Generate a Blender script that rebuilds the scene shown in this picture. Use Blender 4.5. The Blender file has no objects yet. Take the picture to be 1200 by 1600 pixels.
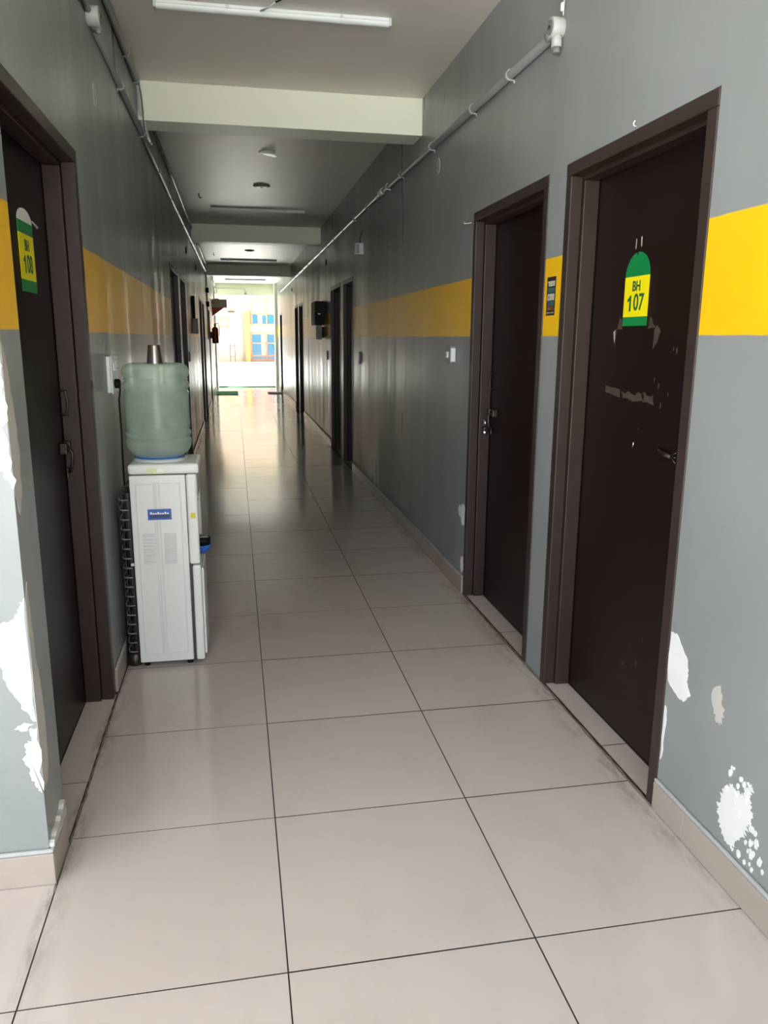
import bpy, bmesh, math, random
from mathutils import Vector, Matrix
random.seed(7)
scene = bpy.context.scene
C = scene.collection
PI = math.pi

# ------------------------------------------------------------------ camera
YAW, PITCH, ROLL = 0.1883, -0.2203, 0.0070
FPX = 1210.74
fw = Vector((math.sin(YAW)*math.cos(PITCH), math.cos(YAW)*math.cos(PITCH), math.sin(PITCH)))
rt = Vector((math.cos(YAW), -math.sin(YAW), 0.0)); up = rt.cross(fw)
r2 = rt*math.cos(ROLL) + up*math.sin(ROLL); u2 = -rt*math.sin(ROLL) + up*math.cos(ROLL)
cam_data = bpy.data.cameras.new('camera'); cam = bpy.data.objects.new('camera', cam_data); C.objects.link(cam)
cam_data.sensor_fit = 'VERTICAL'; cam_data.sensor_height = 32.0; cam_data.sensor_width = 24.0
cam_data.lens = FPX/1600*32.0
cam_data.clip_start = 0.05; cam_data.clip_end = 300
cam.matrix_world = Matrix(((r2.x, u2.x, -fw.x, 0.5266), (r2.y, u2.y, -fw.y, 0.0), (r2.z, u2.z, -fw.z, 1.426), (0, 0, 0, 1)))
scene.camera = cam

# ------------------------------------------------------------------ light
world = bpy.data.worlds.new('sky'); scene.world = world; world.use_nodes = True
bg = world.node_tree.nodes['Background']; bg.inputs['Color'].default_value = (0.90, 0.96, 1.0, 1); bg.inputs['Strength'].default_value = 1.0
def add_light(name, kind, loc, direction):
    d = bpy.data.lights.new(name, kind); o = bpy.data.objects.new(name, d); C.objects.link(o)
    o.location = loc; o.rotation_euler = Vector(direction).to_track_quat('-Z', 'Y').to_euler()
    return d, o
sun, _ = add_light('sun', 'SUN', (20, 10, 30), (-0.50, -0.12, -0.86)); sun.energy = 10.0; sun.angle = 0.02; sun.color = (1.0, 0.965, 0.91)
# portals: they only guide the sampling of the sky through the exit and the unseen lobby openings
for nm, loc, d, sx, sy in (('portal_lobby', (-0.715, -0.59, 1.465), (0, 1, 0), 4.95, 2.9), ('portal_side', (-3.18, 0.3, 1.25), (1, 0, 0), 1.78, 2.5), ('portal_exit', (0.885, 23.9, 1.3), (0, -1, 0), 1.75, 2.58)):
    l, o = add_light(nm, 'AREA', loc, d); l.shape = 'RECTANGLE'; l.size = sx; l.size_y = sy; l.cycles.is_portal = True
scene.view_settings.view_transform = 'Standard'; scene.view_settings.look = 'None'
scene.view_settings.gamma = 1.0; scene.view_settings.use_curve_mapping = False
scene.view_settings.exposure = 2.2

# ------------------------------------------------------------------ materials
def lin(c):
    return tuple(((v/255)/12.92 if v/255 <= 0.04045 else ((v/255+0.055)/1.055)**2.4) for v in c) + (1.0,)
M = {}
class NT:
    def __init__(s, name):
        s.m = bpy.data.materials.new(name); s.m.use_nodes = True; s.t = s.m.node_tree
        s.b = s.t.nodes['Principled BSDF']; M[name] = s.m
    def n(s, kind, **kw):
        nd = s.t.nodes.new(kind)
        for k, v in kw.items(): setattr(nd, k, v)
        return nd
    def l(s, a, b): s.t.links.new(a, b)
    def math(s, op, a, b=None, clamp=False):
        nd = s.n('ShaderNodeMath', operation=op, use_clamp=clamp)
        for i, v in enumerate((a, b)):
            if v is None: continue
            if isinstance(v, (int, float)): nd.inputs[i].default_value = v
            else: s.l(v, nd.inputs[i])
        return nd.outputs[0]
    def pos(s):
        return s.n('ShaderNodeNewGeometry').outputs['Position']
    def noise(s, vec, scale, detail=3.0, rough=0.55, stretch=(1, 1, 1)):
        mp = s.n('ShaderNodeMapping'); s.l(vec, mp.inputs[0]); mp.inputs['Scale'].default_value = stretch; mp.inputs['Location'].default_value = (0.371, 0.713, 0.529)
        if stretch[0] == stretch[1] != stretch[2]: mp.inputs['Rotation'].default_value = (0, 0, 0.6)
        nz = s.n('ShaderNodeTexNoise'); s.l(mp.outputs[0], nz.inputs['Vector'])
        nz.inputs['Scale'].default_value = scale; nz.inputs['Detail'].default_value = detail; nz.inputs['Roughness'].default_value = rough
        return nz.outputs['Fac']
    def ramp(s, fac, a, b):
        mr = s.n('ShaderNodeMapRange'); mr.clamp = True; s.l(fac, mr.inputs[0])
        mr.inputs[1].default_value = a; mr.inputs[2].default_value = b
        return mr.outputs[0]
    def mix(s, fac, a, b):
        mx = s.n('ShaderNodeMix', data_type='RGBA')
        if isinstance(fac, (int, float)): mx.inputs[0].default_value = fac
        else: s.l(fac, mx.inputs[0])
        for i, v in ((6, a), (7, b)):
            if isinstance(v, tuple): mx.inputs[i].default_value = v
            else: s.l(v, mx.inputs[i])
        return mx.outputs[2]
    def bump(s, h, strength, dist=0.01):
        bp = s.n('ShaderNodeBump'); bp.inputs['Strength'].default_value = strength; bp.inputs['Distance'].default_value = dist
        s.l(h, bp.inputs['Height']); s.l(bp.outputs[0], s.b.inputs['Normal'])
    def setp(s, **kw):
        for k, v in kw.items(): s.b.inputs[k.replace('_', ' ')].default_value = v
        return s

def simple(name, col, rough=0.5, metal=0.0, spec=0.5, var=0.12, nscale=9.0, bump=0.0, **kw):
    s = NT(name); c = lin(col); p = s.pos()
    nz = s.noise(p, nscale)
    dark = tuple(v*(1-var) for v in c[:3])+(1,); lite = tuple(min(1, v*(1+var)) for v in c[:3])+(1,)
    s.l(s.mix(nz, dark, lite), s.b.inputs['Base Color'])
    s.setp(Roughness=rough, Metallic=metal, Specular_IOR_Level=spec)
    for k, v in kw.items(): s.b.inputs[k.replace('_', ' ')].default_value = v
    if bump: s.bump(s.noise(p, nscale*6), bump, 0.004)
    return s.m

# grey emulsion with a yellow band painted along it
s = NT('wall_paint'); p = s.pos(); sep = s.n('ShaderNodeSeparateXYZ'); s.l(p, sep.inputs[0])
wob = s.math('MULTIPLY', s.math('SUBTRACT', s.noise(p, 3.0, 4.0), 0.5), 0.012)
z = s.math('ADD', sep.outputs[2], wob)
band = s.math('MULTIPLY', s.ramp(z, 1.439, 1.442), s.ramp(z, 1.743, 1.740))
mott = s.noise(p, 1.7, 5.0)
grey = s.mix(s.ramp(mott, 0.3, 0.7), lin((128, 134, 134)), lin((139, 144, 145)))
smud = s.math('MULTIPLY', s.ramp(s.noise(p, 5.0, 6.0, 0.7), 0.62, 0.80), 0.25)
grey = s.mix(smud, grey, lin((104, 104, 100)))
yel = s.mix(s.ramp(mott, 0.3, 0.7), lin((228, 176, 16)), lin((240, 190, 24)))
s.l(s.mix(band, grey, yel), s.b.inputs['Base Color'])
s.setp(Specular_IOR_Level=0.5)
rgm = s.n('ShaderNodeMapRange'); s.l(s.noise(p, 3.0, 5.0, 0.6, (1, 1, 0.10)), rgm.inputs[0]); rgm.inputs[1].default_value = 0.3; rgm.inputs[2].default_value = 0.7; rgm.inputs[3].default_value = 0.24; rgm.inputs[4].default_value = 0.46
s.l(rgm.outputs[0], s.b.inputs['Roughness'])
h = s.math('ADD', s.noise(p, 6.0, 3.0, 0.5, (1, 1, 0.09)), s.math('MULTIPLY', s.noise(p, 90.0, 2.0), 0.04))
s.bump(h, 0.42, 0.007)

s = NT('ceiling_paint'); p = s.pos(); mott = s.noise(p, 2.0, 5.0)
s.l(s.mix(mott, lin((226, 220, 212)), lin((238, 233, 226))), s.b.inputs['Base Color'])
s.setp(Roughness=0.42); s.bump(s.noise(p, 7.0, 4.0, 0.55, (0.18, 1, 1)), 0.35, 0.006)
s = NT('beam_paint'); p = s.pos()
s.l(s.mix(s.noise(p, 3.0, 4.0), lin((236, 240, 222)), lin((243, 246, 230))), s.b.inputs['Base Color'])
s.setp(Roughness=0.45); s.bump(s.noise(p, 14.0, 3.0), 0.12, 0.004)

# polished floor tile, worn and a little dirty along the walls
s = NT('floor_tile'); p = s.pos(); sep = s.n('ShaderNodeSeparateXYZ'); s.l(p, sep.inputs[0])
oi = s.n('ShaderNodeObjectInfo')
a = s.mix(s.noise(p, 2.2, 5.0), lin((190, 180, 177)), lin((199, 190, 188)))
a = s.mix(s.math('MULTIPLY', oi.outputs['Random'], 0.35), a, lin((184, 174, 168)))
dirt = s.math('MULTIPLY', s.ramp(s.noise(p, 4.0, 6.0, 0.7, (1, 0.5, 1)), 0.52, 0.75), 0.22)
a = s.mix(dirt, a, lin((150, 138, 130)))
def near(x0, w0, w1): return s.math('MAXIMUM', s.math('MULTIPLY', s.ramp(sep.outputs[0], x0-w0, x0), s.ramp(sep.outputs[0], x0+w1, x0)), 0.0)
edge = s.math('MULTIPLY', s.math('MAXIMUM', near(1.77, 0.10, 0.02), near(0.0, 0.02, 0.07)), s.ramp(sep.outputs[1], 1.2, 2.0))
gr = s.math('MULTIPLY', edge, s.ramp(s.noise(p, 16.0, 6.0, 0.75, (1, 0.25, 1)), 0.44, 0.64))
a = s.mix(s.math('MULTIPLY', gr, 0.75), a, lin((96, 84, 76)))
spk = s.ramp(s.noise(p, 30.0, 2.0, 0.5), 0.80, 0.83)
a = s.mix(s.math('MULTIPLY', spk, 0.8), a, lin((95, 85, 78)))
s.l(a, s.b.inputs['Base Color'])
rg = s.n('ShaderNodeMapRange'); s.l(s.noise(p, 3.0, 5.0, 0.65), rg.inputs[0])
rg.inputs[1].default_value = 0.3; rg.inputs[2].default_value = 0.75; rg.inputs[3].default_value = 0.07; rg.inputs[4].default_value = 0.20
s.l(rg.outputs[0], s.b.inputs['Roughness']); s.setp(Specular_IOR_Level=0.5)
s.bump(s.noise(p, 9.0, 3.0, 0.5, (0.7, 2.2, 1)), 0.14, 0.004)

simple('skirting', (164, 153, 144), 0.3, var=0.15, nscale=6)
simple('skirting_top', (168, 172, 174), 0.6, var=0.15, nscale=20)
simple('grout', (58, 50, 48), 0.9, var=0.3, nscale=30)
simple('mortar', (118, 108, 100), 0.9, var=0.35, nscale=40, bump=0.5)
simple('frame_brown', (53, 42, 39), 0.40, spec=0.35, var=0.25, nscale=5, bump=0.03)
simple('leaf_brown', (27, 16, 14), 0.42, spec=0.3, var=0.25, nscale=3, bump=0.02)
simple('plaster_white', (224, 226, 226), 0.8, var=0.05, nscale=12, bump=0.15)
simple('plaster_grey', (186, 184, 180), 0.7, var=0.06, nscale=12, bump=0.1)
simple('conduit_grey', (120, 123, 123), 0.34, var=0.08)
simple('clip_white', (182, 184, 184), 0.4, var=0.08)
simple('pvc_white', (214, 220, 220), 0.35, var=0.05)
simple('tube_white', (232, 240, 242), 0.3, var=0.03)
simple('tube_cap', (205, 210, 212), 0.4, var=0.03)
simple('appliance_white', (226, 228, 228), 0.32, var=0.03, nscale=4)
simple('appliance_shadow', (60, 60, 62), 0.6, var=0.1)
simple('sticker_blue', (40, 92, 176), 0.4, var=0.06)
simple('sticker_navy', (34, 48, 92), 0.4, var=0.06)
simple('sticker_green', (212, 224, 172), 0.4, var=0.2, nscale=60)
simple('sticker_white', (236, 238, 236), 0.4, var=0.03)
simple('sticker_yellow', (212, 198, 60), 0.4, var=0.1)
simple('tray_blue', (40, 104, 196), 0.4, var=0.05)
simple('black_plastic', (16, 16, 18), 0.55, spec=0.2, var=0.2)
simple('black_wire', (20, 20, 20), 0.5, var=0.1)
simple('coil_black', (14, 14, 15), 0.4, var=0.2)
simple('grey_plastic', (120, 122, 122), 0.45, var=0.1)
simple('steel', (172, 168, 168), 0.28, 1.0, var=0.05)
simple('dark_steel', (70, 64, 60), 0.38, 0.8, var=0.2, nscale=30)
simple('bright_steel', (200, 205, 215), 0.2, 1.0, var=0.05)
simple('tag_green', (14, 128, 66), 0.35, var=0.05)
simple('tag_yellow', (238, 224, 20), 0.35, var=0.04)
simple('tag_letter', (22, 92, 48), 0.4, var=0.04)
simple('tag_white', (222, 224, 222), 0.35, var=0.04)
simple('tape_grey', (72, 62, 55), 0.4, var=0.3, nscale=60)
simple('tape_pale', (190, 182, 172), 0.4, var=0.3, nscale=60)
simple('poster_black', (26, 25, 27), 0.4, var=0.1)
simple('poster_teal', (58, 96, 104), 0.4, var=0.15, nscale=80)
simple('poster_cream', (196, 188, 172), 0.4, var=0.15, nscale=80)
simple('poster_rust', (128, 74, 52), 0.4, var=0.15, nscale=80)
simple('extinguisher_red', (128, 22, 24), 0.3, var=0.1)
simple('bracket_red', (176, 58, 42), 0.5, var=0.1)
simple('speckled_box', (176, 166, 154), 0.8, var=0.45, nscale=50)
simple('mat_green', (40, 140, 72), 0.95, var=0.3, nscale=60, bump=0.5)
simple('mat_brown', (96, 70, 62), 0.95, var=0.3, nscale=60, bump=0.5)
simple('yard', (214, 212, 206), 0.9, var=0.08, nscale=1.5)
simple('facade_white', (158, 140, 120), 0.85, var=0.05, nscale=2)
simple('facade_yellow', (164, 130, 72), 0.85, var=0.08, nscale=2)
simple('window_frame', (164, 104, 82), 0.6, var=0.15)
simple('window_glass', (26, 82, 108), 0.12, var=0.25, nscale=1.2)
simple('foliage', (58, 120, 40), 0.7, var=0.4, nscale=8)

# milky green bottle plastic: part of the light goes through, part is scattered
s = NT('bottle_plastic'); p = s.pos()
c = s.mix(s.ramp(s.noise(p, 14.0, 5.0, 0.7), 0.35, 0.7), lin((226, 246, 234)), lin((206, 226, 208)))
s.l(c, s.b.inputs['Base Color']); s.setp(Roughness=0.10, IOR=1.45)
tl = s.n('ShaderNodeBsdfTranslucent'); s.l(c, tl.inputs[0])
tr = s.n('ShaderNodeBsdfTransparent'); tr.inputs[0].default_value = (0.86, 0.96, 0.90, 1)
m1 = s.n('ShaderNodeMixShader'); m1.inputs[0].default_value = 0.42; s.l(tl.outputs[0], m1.inputs[2]); s.l(s.b.outputs[0], m1.inputs[1])
lw = s.n('ShaderNodeLayerWeight'); lw.inputs[0].default_value = 0.35
fc = s.n('ShaderNodeMapRange'); s.l(lw.outputs['Facing'], fc.inputs[0]); fc.inputs[3].default_value = 0.62; fc.inputs[4].default_value = 0.22
m2 = s.n('ShaderNodeMixShader'); s.l(fc.outputs[0], m2.inputs[0]); s.l(m1.outputs[0], m2.inputs[1]); s.l(tr.outputs[0], m2.inputs[2])
s.l(m2.outputs[0], s.t.nodes['Material Output'].inputs[0])

# ------------------------------------------------------------------ mesh helpers
class MB:
    def __init__(s): s.v = []; s.f = []; s.sm = []
    def _add(s, vs, fs, smooth=False):
        o = len(s.v); s.v += [tuple(v) for v in vs]; s.f += [tuple(i+o for i in f) for f in fs]; s.sm += [smooth]*len(fs); return s
    def box(s, x0, x1, y0, y1, z0, z1):
        return s._add([(x0,y0,z0),(x1,y0,z0),(x1,y1,z0),(x0,y1,z0),(x0,y0,z1),(x1,y0,z1),(x1,y1,z1),(x0,y1,z1)],
                      [(0,3,2,1),(4,5,6,7),(0,1,5,4),(1,2,6,5),(2,3,7,6),(3,0,4,7)])
    def lathe(s, prof, n=32, axis='z', c=(0,0,0)):
        vs = []; fs = []; m = len(prof)
        for (r, h) in prof:
            for k in range(n):
                a = 2*PI*k/n; q = (r*math.cos(a), r*math.sin(a), h)
                if axis == 'x': q = (h, q[0], q[1])
                if axis == 'y': q = (q[0], h, q[1])
                vs.append((q[0]+c[0], q[1]+c[1], q[2]+c[2]))
        for i in range(m-1):
            for k in range(n):
                f = (i*n+k, i*n+(k+1)%n, (i+1)*n+(k+1)%n, (i+1)*n+k)
                fs.append(f if axis != 'y' else f[::-1])
        s._add(vs, fs, True); o = len(s.v)-m*n
        caps = [tuple(o+k for k in reversed(range(n))), tuple(o+(m-1)*n+k for k in range(n))]
        if axis == 'y': caps = [f[::-1] for f in caps]
        s.f += caps; s.sm += [False, False]
        return s
    def tube(s, pts, r, n=10):
        pts = [Vector(q) for q in pts]; vs = []; fs = []
        prev = None
        for i, q in enumerate(pts):
            t = (pts[min(i+1, len(pts)-1)]-pts[max(i-1, 0)]).normalized()
            ref = prev if prev is not None else (Vector((0,0,1)) if abs(t.z) < 0.9 else Vector((1,0,0)))
            a = t.cross(ref).normalized(); b = a.cross(t).normalized(); prev = b
            rr = r[i] if isinstance(r, (list, tuple)) else r
            for k in range(n):
                an = 2*PI*k/n; vs.append(q+a*rr*math.cos(an)+b*rr*math.sin(an))
        for i in range(len(pts)-1):
            for k in range(n): fs.append((i*n+k, i*n+(k+1)%n, (i+1)*n+(k+1)%n, (i+1)*n+k))
        s._add(vs, fs, True); o = len(s.v)-len(vs); e = o+(len(pts)-1)*n
        s.f += [tuple(o+k for k in reversed(range(n))), tuple(e+k for k in range(n))]; s.sm += [False]*2
        return s
    def prism(s, poly, frame):
        """poly: list of (u,v); frame(u,v,w) -> world point; w from 0 to 1"""
        n = len(poly); vs = [frame(u, v, 0) for u, v in poly]+[frame(u, v, 1) for u, v in poly]
        fs = [tuple(reversed(range(n))), tuple(range(n, 2*n))]+[(k, (k+1)%n, n+(k+1)%n, n+k) for k in range(n)]
        return s._add(vs, fs)
    def build(s, name, mat, parent=None, bevel=0.0, seg=2, origin=None):
        me = bpy.data.meshes.new(name)
        vs = s.v if origin is None else [(a-origin[0], b-origin[1], c-origin[2]) for a, b, c in s.v]
        me.from_pydata(vs, [], s.f); me.materials.append(M[mat])
        me.polygons.foreach_set('use_smooth', s.sm)
        bm = bmesh.new(); bm.from_mesh(me); bmesh.ops.recalc_face_normals(bm, faces=bm.faces); bm.to_mesh(me); bm.free()
        o = bpy.data.objects.new(name, me); C.objects.link(o)
        if origin is not None: o.location = origin
        if parent is not None: attach(o, parent)
        if bevel:
            b = o.modifiers.new('bevel', 'BEVEL'); b.width = bevel; b.segments = seg; b.limit_method = 'ANGLE'
        return o
def attach(o, parent):
    o.parent = parent
    pm = Matrix.Translation(parent.location) if parent.parent is None else Matrix.Translation(parent.parent.location) @ Matrix.Translation(parent.location)
    o.location = Vector(o.location) - pm.translation
def tag(o, label, cat, group=None, kind=None):
    o['label'] = label; o['category'] = cat
    if group: o['group'] = group
    if kind: o['kind'] = kind
    return o
def thing(name, label, cat, loc, group=None, kind=None):
    o = bpy.data.objects.new(name, None); C.objects.link(o); o.location = loc; o.empty_display_size = 0.05
    return tag(o, label, cat, group, kind)
def text_mesh(name, body, size, mat, mtx, parent, sx=1.0, extrude=0.0004, offset=0.0):
    cu = bpy.data.curves.new(name, 'FONT'); cu.body = body; cu.size = size; cu.align_x = 'CENTER'; cu.align_y = 'CENTER'
    cu.extrude = extrude; cu.offset = offset
    tmp = bpy.data.objects.new(name, cu); C.objects.link(tmp)
    me = bpy.data.meshes.new_from_object(tmp.evaluated_get(bpy.context.evaluated_depsgraph_get()))
    bpy.data.objects.remove(tmp)
    me.transform(mtx @ Matrix.Scale(sx, 4, (1, 0, 0))); me.materials.clear(); me.materials.append(M[mat])
    o = bpy.data.objects.new(name, me); C.objects.link(o); attach(o, parent)
    return o

# ------------------------------------------------------------------ dimensions
WR, WL = 1.77, 0.0            # wall planes
H = 2.93; NEAR = -0.6; CORNER = 1.94; END = 23.65
LOBBY = -3.2
RDOORS = [(1.968, 2.915), (3.085, 4.085), (8.36, 9.13), (9.34, 10.30), (14.50, 15.40), (15.60, 16.45), (20.85, 21.75)]
LDOORS = [(2.125, 3.080), (7.20, 8.22), (8.50, 9.40), (13.00, 13.95), (14.20, 15.15), (17.6, 18.5)]
DH = 2.062; RECESS = 0.105

# ------------------------------------------------------------------ walls
def wall(name, X, s, ya, yb, doors, label):
    m = MB()
    def bx(d0, d1, y0, y1, z0, z1): m.box(min(X+s*d0, X+s*d1), max(X+s*d0, X+s*d1), y0, y1, z0, z1)
    y = ya
    for a, b in doors:
        bx(0, 0.145, y, a, -0.02, H); bx(0, 0.145, a, b, DH, H); y = b
    bx(0, 0.145, y, yb, -0.02, H); bx(0.145, 0.25, ya, yb, -0.02, H)
    return tag(m.build(name, 'wall_paint'), label, 'wall', kind='structure')
wr = wall('wall_right', WR, 1, -2.6, END, RDOORS, 'right corridor wall painted grey with a yellow band')
wl = wall('wall_left', WL, -1, CORNER, END, LDOORS, 'left corridor wall painted grey with a yellow band')
wf = tag(MB().box(LOBBY, -0.25, CORNER, CORNER+0.25, -0.02, H).build('wall_front', 'wall_paint'), 'grey and yellow lobby wall facing the camera at far left', 'wall', kind='structure')
wlob = tag(MB().box(LOBBY-0.2, LOBBY, 1.2, CORNER+0.25, -0.02, H).box(LOBBY-0.2, LOBBY, NEAR, 1.2, 2.5, H).build('wall_side', 'wall_paint'), 'grey side wall of the lobby beside the viewer', 'wall', kind='structure')  # unseen; opening under the header added for more light on the near walls
m = MB().box(WL-0.25, WR+0.25, CORNER+0.25, END+0.35, H, H+0.2).box(LOBBY-0.2, WR+0.25, NEAR, CORNER+0.25, H, H+0.2)
tag(m.build('ceiling', 'ceiling_paint'), 'cream painted corridor ceiling with brush streaks', 'ceiling', kind='structure')
for k, (y0, zb, lab) in enumerate(((5.29, 2.708, 'nearest and brightest pale cream ceiling beam'), (11.40, 2.705, 'second pale ceiling beam along the corridor'),
                                   (17.42, 2.705, 'third dark-looking ceiling beam before the exit bay'), (23.40, 2.60, 'last ceiling beam above the bright exit, carrying a bulb holder'))):
    tag(MB().box(WL, WR, y0, y0+0.25, zb, H).build('trim_%d' % (k+1), 'beam_paint', bevel=0.004), lab, 'beam', kind='structure')
# unseen block added above the ceiling slab to shade the court behind the lobby
tag(MB().box(WL-0.25, WR+0.25, CORNER+0.25, END+0.35, H+0.2, 6.6).box(LOBBY-0.2, WR+0.25, NEAR, CORNER+0.25, H+0.2, 6.6).box(WR, WR+0.25, -2.6, NEAR, H, 6.6).build('wall_shade_block', 'facade_white'), 'plain unseen block added above the corridor to shade the court', 'wall', kind='structure')
# exit jambs
tag(MB().box(1.69, WR, 23.0, 23.38, 0, H).build('trim_5', 'beam_paint', bevel=0.004), 'pale pilaster at the right of the bright exit', 'pilaster', kind='structure')
tag(MB().box(WL, 0.05, 22.6, 23.38, 0, H).build('trim_6', 'beam_paint', bevel=0.004), 'slim pale pilaster at the left of the bright exit', 'pilaster', kind='structure')

# ------------------------------------------------------------------ floor
fl = tag(MB().box(LOBBY-0.2, WR+0.25, NEAR, END+0.3, -0.15, -0.003).build('floor', 'grout'), 'glossy beige tiled corridor floor', 'floor', kind='structure')
tile_cache = {}
def tile(x0, x1, y0, y1, name='floor_tile', g=0.0019):
    key = (round(x1-x0, 3), round(y1-y0, 3))
    w, d = (x1-x0)/2-g, (y1-y0)/2-g
    if key not in tile_cache:
        me = bpy.data.meshes.new(name)
        me.from_pydata([(sx*w, sy*d, zz) for zz in (-0.006, 0) for sx, sy in ((-1,-1),(1,-1),(1,1),(-1,1))], [], [(4,5,6,7),(3,2,1,0),(0,1,5,4),(1,2,6,5),(2,3,7,6),(3,0,4,7)])
        me.materials.append(M['floor_tile']); me.materials.append(M['grout']); me.polygons.foreach_set('material_index', [0,1,1,1,1,1]); tile_cache[key] = me
    o = bpy.data.objects.new(name, tile_cache[key]); C.objects.link(o); o.parent = fl
    o.location = ((x0+x1)/2, (y0+y1)/2, random.uniform(-0.0004, 0.0004))
    o.rotation_euler = (random.gauss(0, 0.0007), random.gauss(0, 0.0005), 0)
    return o
COLS = [0.014, 0.6, 1.2, 1.762]; ROW0 = 1.522
for k in range(-3, 37):
    y0 = ROW0+0.6*k
    for i in range(3): tile(COLS[i], COLS[i+1], y0, y0+0.6)
    if y0 < CORNER:
        y1 = min(y0+0.6, CORNER)
        for i in range(5):
            tile(COLS[0]-0.6*(i+1), COLS[0]-0.6*i, y0, y1)
def thresholds(doors, X, s):
    for a, b in doors:
        c = a+0.38 if s > 0 else a+0.30
        for y0, y1 in ((a, c), (c, b)):
            xa, xb = sorted((X+s*0.006 if s > 0 else COLS[0]-0.006, X+s*RECESS))
            tile(xa, xb, y0, y1, 'threshold_tile')
thresholds(RDOORS, WR, 1); thresholds(LDOORS, WL, -1)
# rough mortar lines where the corridor floor meets the door sills
def mortar(xc, ya, yb):
    pts = []; y = ya
    while y < yb:
        pts.append((xc+random.uniform(-0.003, 0.003), y, -0.002+random.uniform(-0.001, 0.001))); y += 0.03
    MB().tube(pts, [random.uniform(0.003, 0.0055) for _ in pts], 6).build('mortar_line', 'mortar', fl)
mortar(WR-0.004, 1.93, 4.12); mortar(0.012, 1.90, 3.12)

# skirting tiles
def skirting(name, X, s, spans, label):
    root = thing(name, label, 'skirting', (X, spans[0][0], 0), kind='structure')
    for a, b in spans:
        y = a
        while y < b-0.02:
            e = min(y+0.6, b)
            m = MB(); xa, xb = sorted((X-s*0.012, X-s*0.0004)); m.box(xa, xb, y+0.001, e-0.001, 0.001, 0.092)
            m.build('skirting_tile', 'skirting', root, 0.0015, 1)
            MB().box(xa+0.001, xb, y, e, 0.0922, 0.104).build('painted_edge', 'skirting_top', root, 0.004, 2)
            y = e
    return root
def gaps(ya, yb, doors):
    out = []; y = ya
    for a, b in doors:
        if a-y > 0.25: out.append((y, a))
        y = b
    out.append((y, yb)); return out
skirting('baseboard_right', WR, 1, gaps(NEAR, 23.0, RDOORS), 'beige tile skirting along the right wall')
skirting('baseboard_left', WL, -1, [(CORNER, 2.10)]+gaps(3.095, 22.6, LDOORS[1:]), 'beige tile skirting along the left wall')
root = thing('baseboard_front', 'beige tile skirting at the foot of the near left wall corner', 'skirting', (-0.6, CORNER, 0), kind='structure')
for k in range(5):
    x1 = 0.012-0.6*k; x0 = x1-0.6
    MB().box(x0+0.001, x1, CORNER-0.012, CORNER-0.0004, 0.001, 0.092).build('skirting_tile', 'skirting', root, 0.0015, 1)
    MB().box(x0, x1, CORNER-0.011, CORNER-0.0004, 0.0922, 0.104).build('painted_edge', 'skirting_top', root, 0.004, 2)

# ------------------------------------------------------------------ wall patches
def jag(poly, n=5, amp=0.006):
    out = []
    for i, (u, v) in enumerate(poly):
        u2_, v2_ = poly[(i+1) % len(poly)]
        for k in range(n):
            t = k/n; L_ = math.hypot(u2_-u, v2_-v) or 1; off = random.uniform(-1, 1)*min(amp, L_*0.22) if k else 0.0
            out.append((u+(u2_-u)*t-(v2_-v)/L_*off, v+(v2_-v)*t+(u2_-u)/L_*off))
    return out
def patch(parent, plane, poly, mat='plaster_white', thick=0.0012, amp=0.006, n=5, name='plaster_patch'):
    pl = jag(poly, n, amp)
    if plane == 'R': fr = lambda u, v, w: (WR-thick*w, u, v)
    elif plane == 'L': fr = lambda u, v, w: (WL+thick*w, u, v)
    else: fr = lambda u, v, w: (u, CORNER-thick*w, v)
    return MB().prism(pl, fr).build(name, mat, parent)
# right wall, beside the near door and above the skirting
patch(wr, 'R', [(1.964,0.585),(1.935,0.59),(1.875,0.54),(1.862,0.505),(1.866,0.47),(1.84,0.44),(1.872,0.405),(1.90,0.405),(1.955,0.43),(1.964,0.46)], amp=0.003)
patch(wr, 'R', [(1.962,0.35),(1.95,0.34),(1.952,0.26),(1.955,0.18),(1.963,0.17)], amp=0.004)
patch(wr, 'R', [(1.66,0.255),(1.625,0.29),(1.60,0.285),(1.575,0.29),(1.562,0.335),(1.545,0.33),(1.548,0.29),(1.535,0.26),(1.545,0.22),(1.56,0.18),(1.585,0.15),(1.60,0.118),(1.63,0.13),(1.66,0.165),(1.672,0.20)], amp=0.009, n=8)
for k in range(26):
    y = random.gauss(1.52, 0.035); zc = random.gauss(0.17, 0.04); r = random.uniform(0.003, 0.012)
    if zc < 0.115: continue
    patch(wr, 'R', [(y+r*math.cos(a)*0.8, zc+r*math.sin(a)*1.3) for a in [i*PI/3 for i in range(6)]], amp=r*0.3, n=2, name='plaster_fleck', thick=0.0014+0.00006*k)
for k in range(16):
    y = random.uniform(1.54, 1.66); zc = random.uniform(0.26, 0.345); r = random.uniform(0.002, 0.006)
    patch(wr, 'R', [(y+r*math.cos(a), zc+r*math.sin(a)*1.6) for a in [i*PI/3 for i in range(6)]], amp=r*0.3, n=2, name='plaster_fleck', thick=0.0031+0.00006*k)
patch(wr, 'R', [(4.225,0.47),(4.20,0.50),(4.17,0.49),(4.155,0.51),(4.10,0.51),(4.10,0.40),(4.15,0.39),(4.17,0.43),(4.22,0.44)], amp=0.006)
patch(wr, 'R', [(4.15,0.20),(4.10,0.215),(4.09,0.14),(4.13,0.11),(4.15,0.14)], amp=0.004)
patch(wr, 'R', [(1.745,0.50),(1.715,0.53),(1.70,0.50),(1.685,0.45),(1.70,0.42),(1.73,0.44)], mat='plaster_grey', amp=0.008, thick=0.0006)
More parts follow.
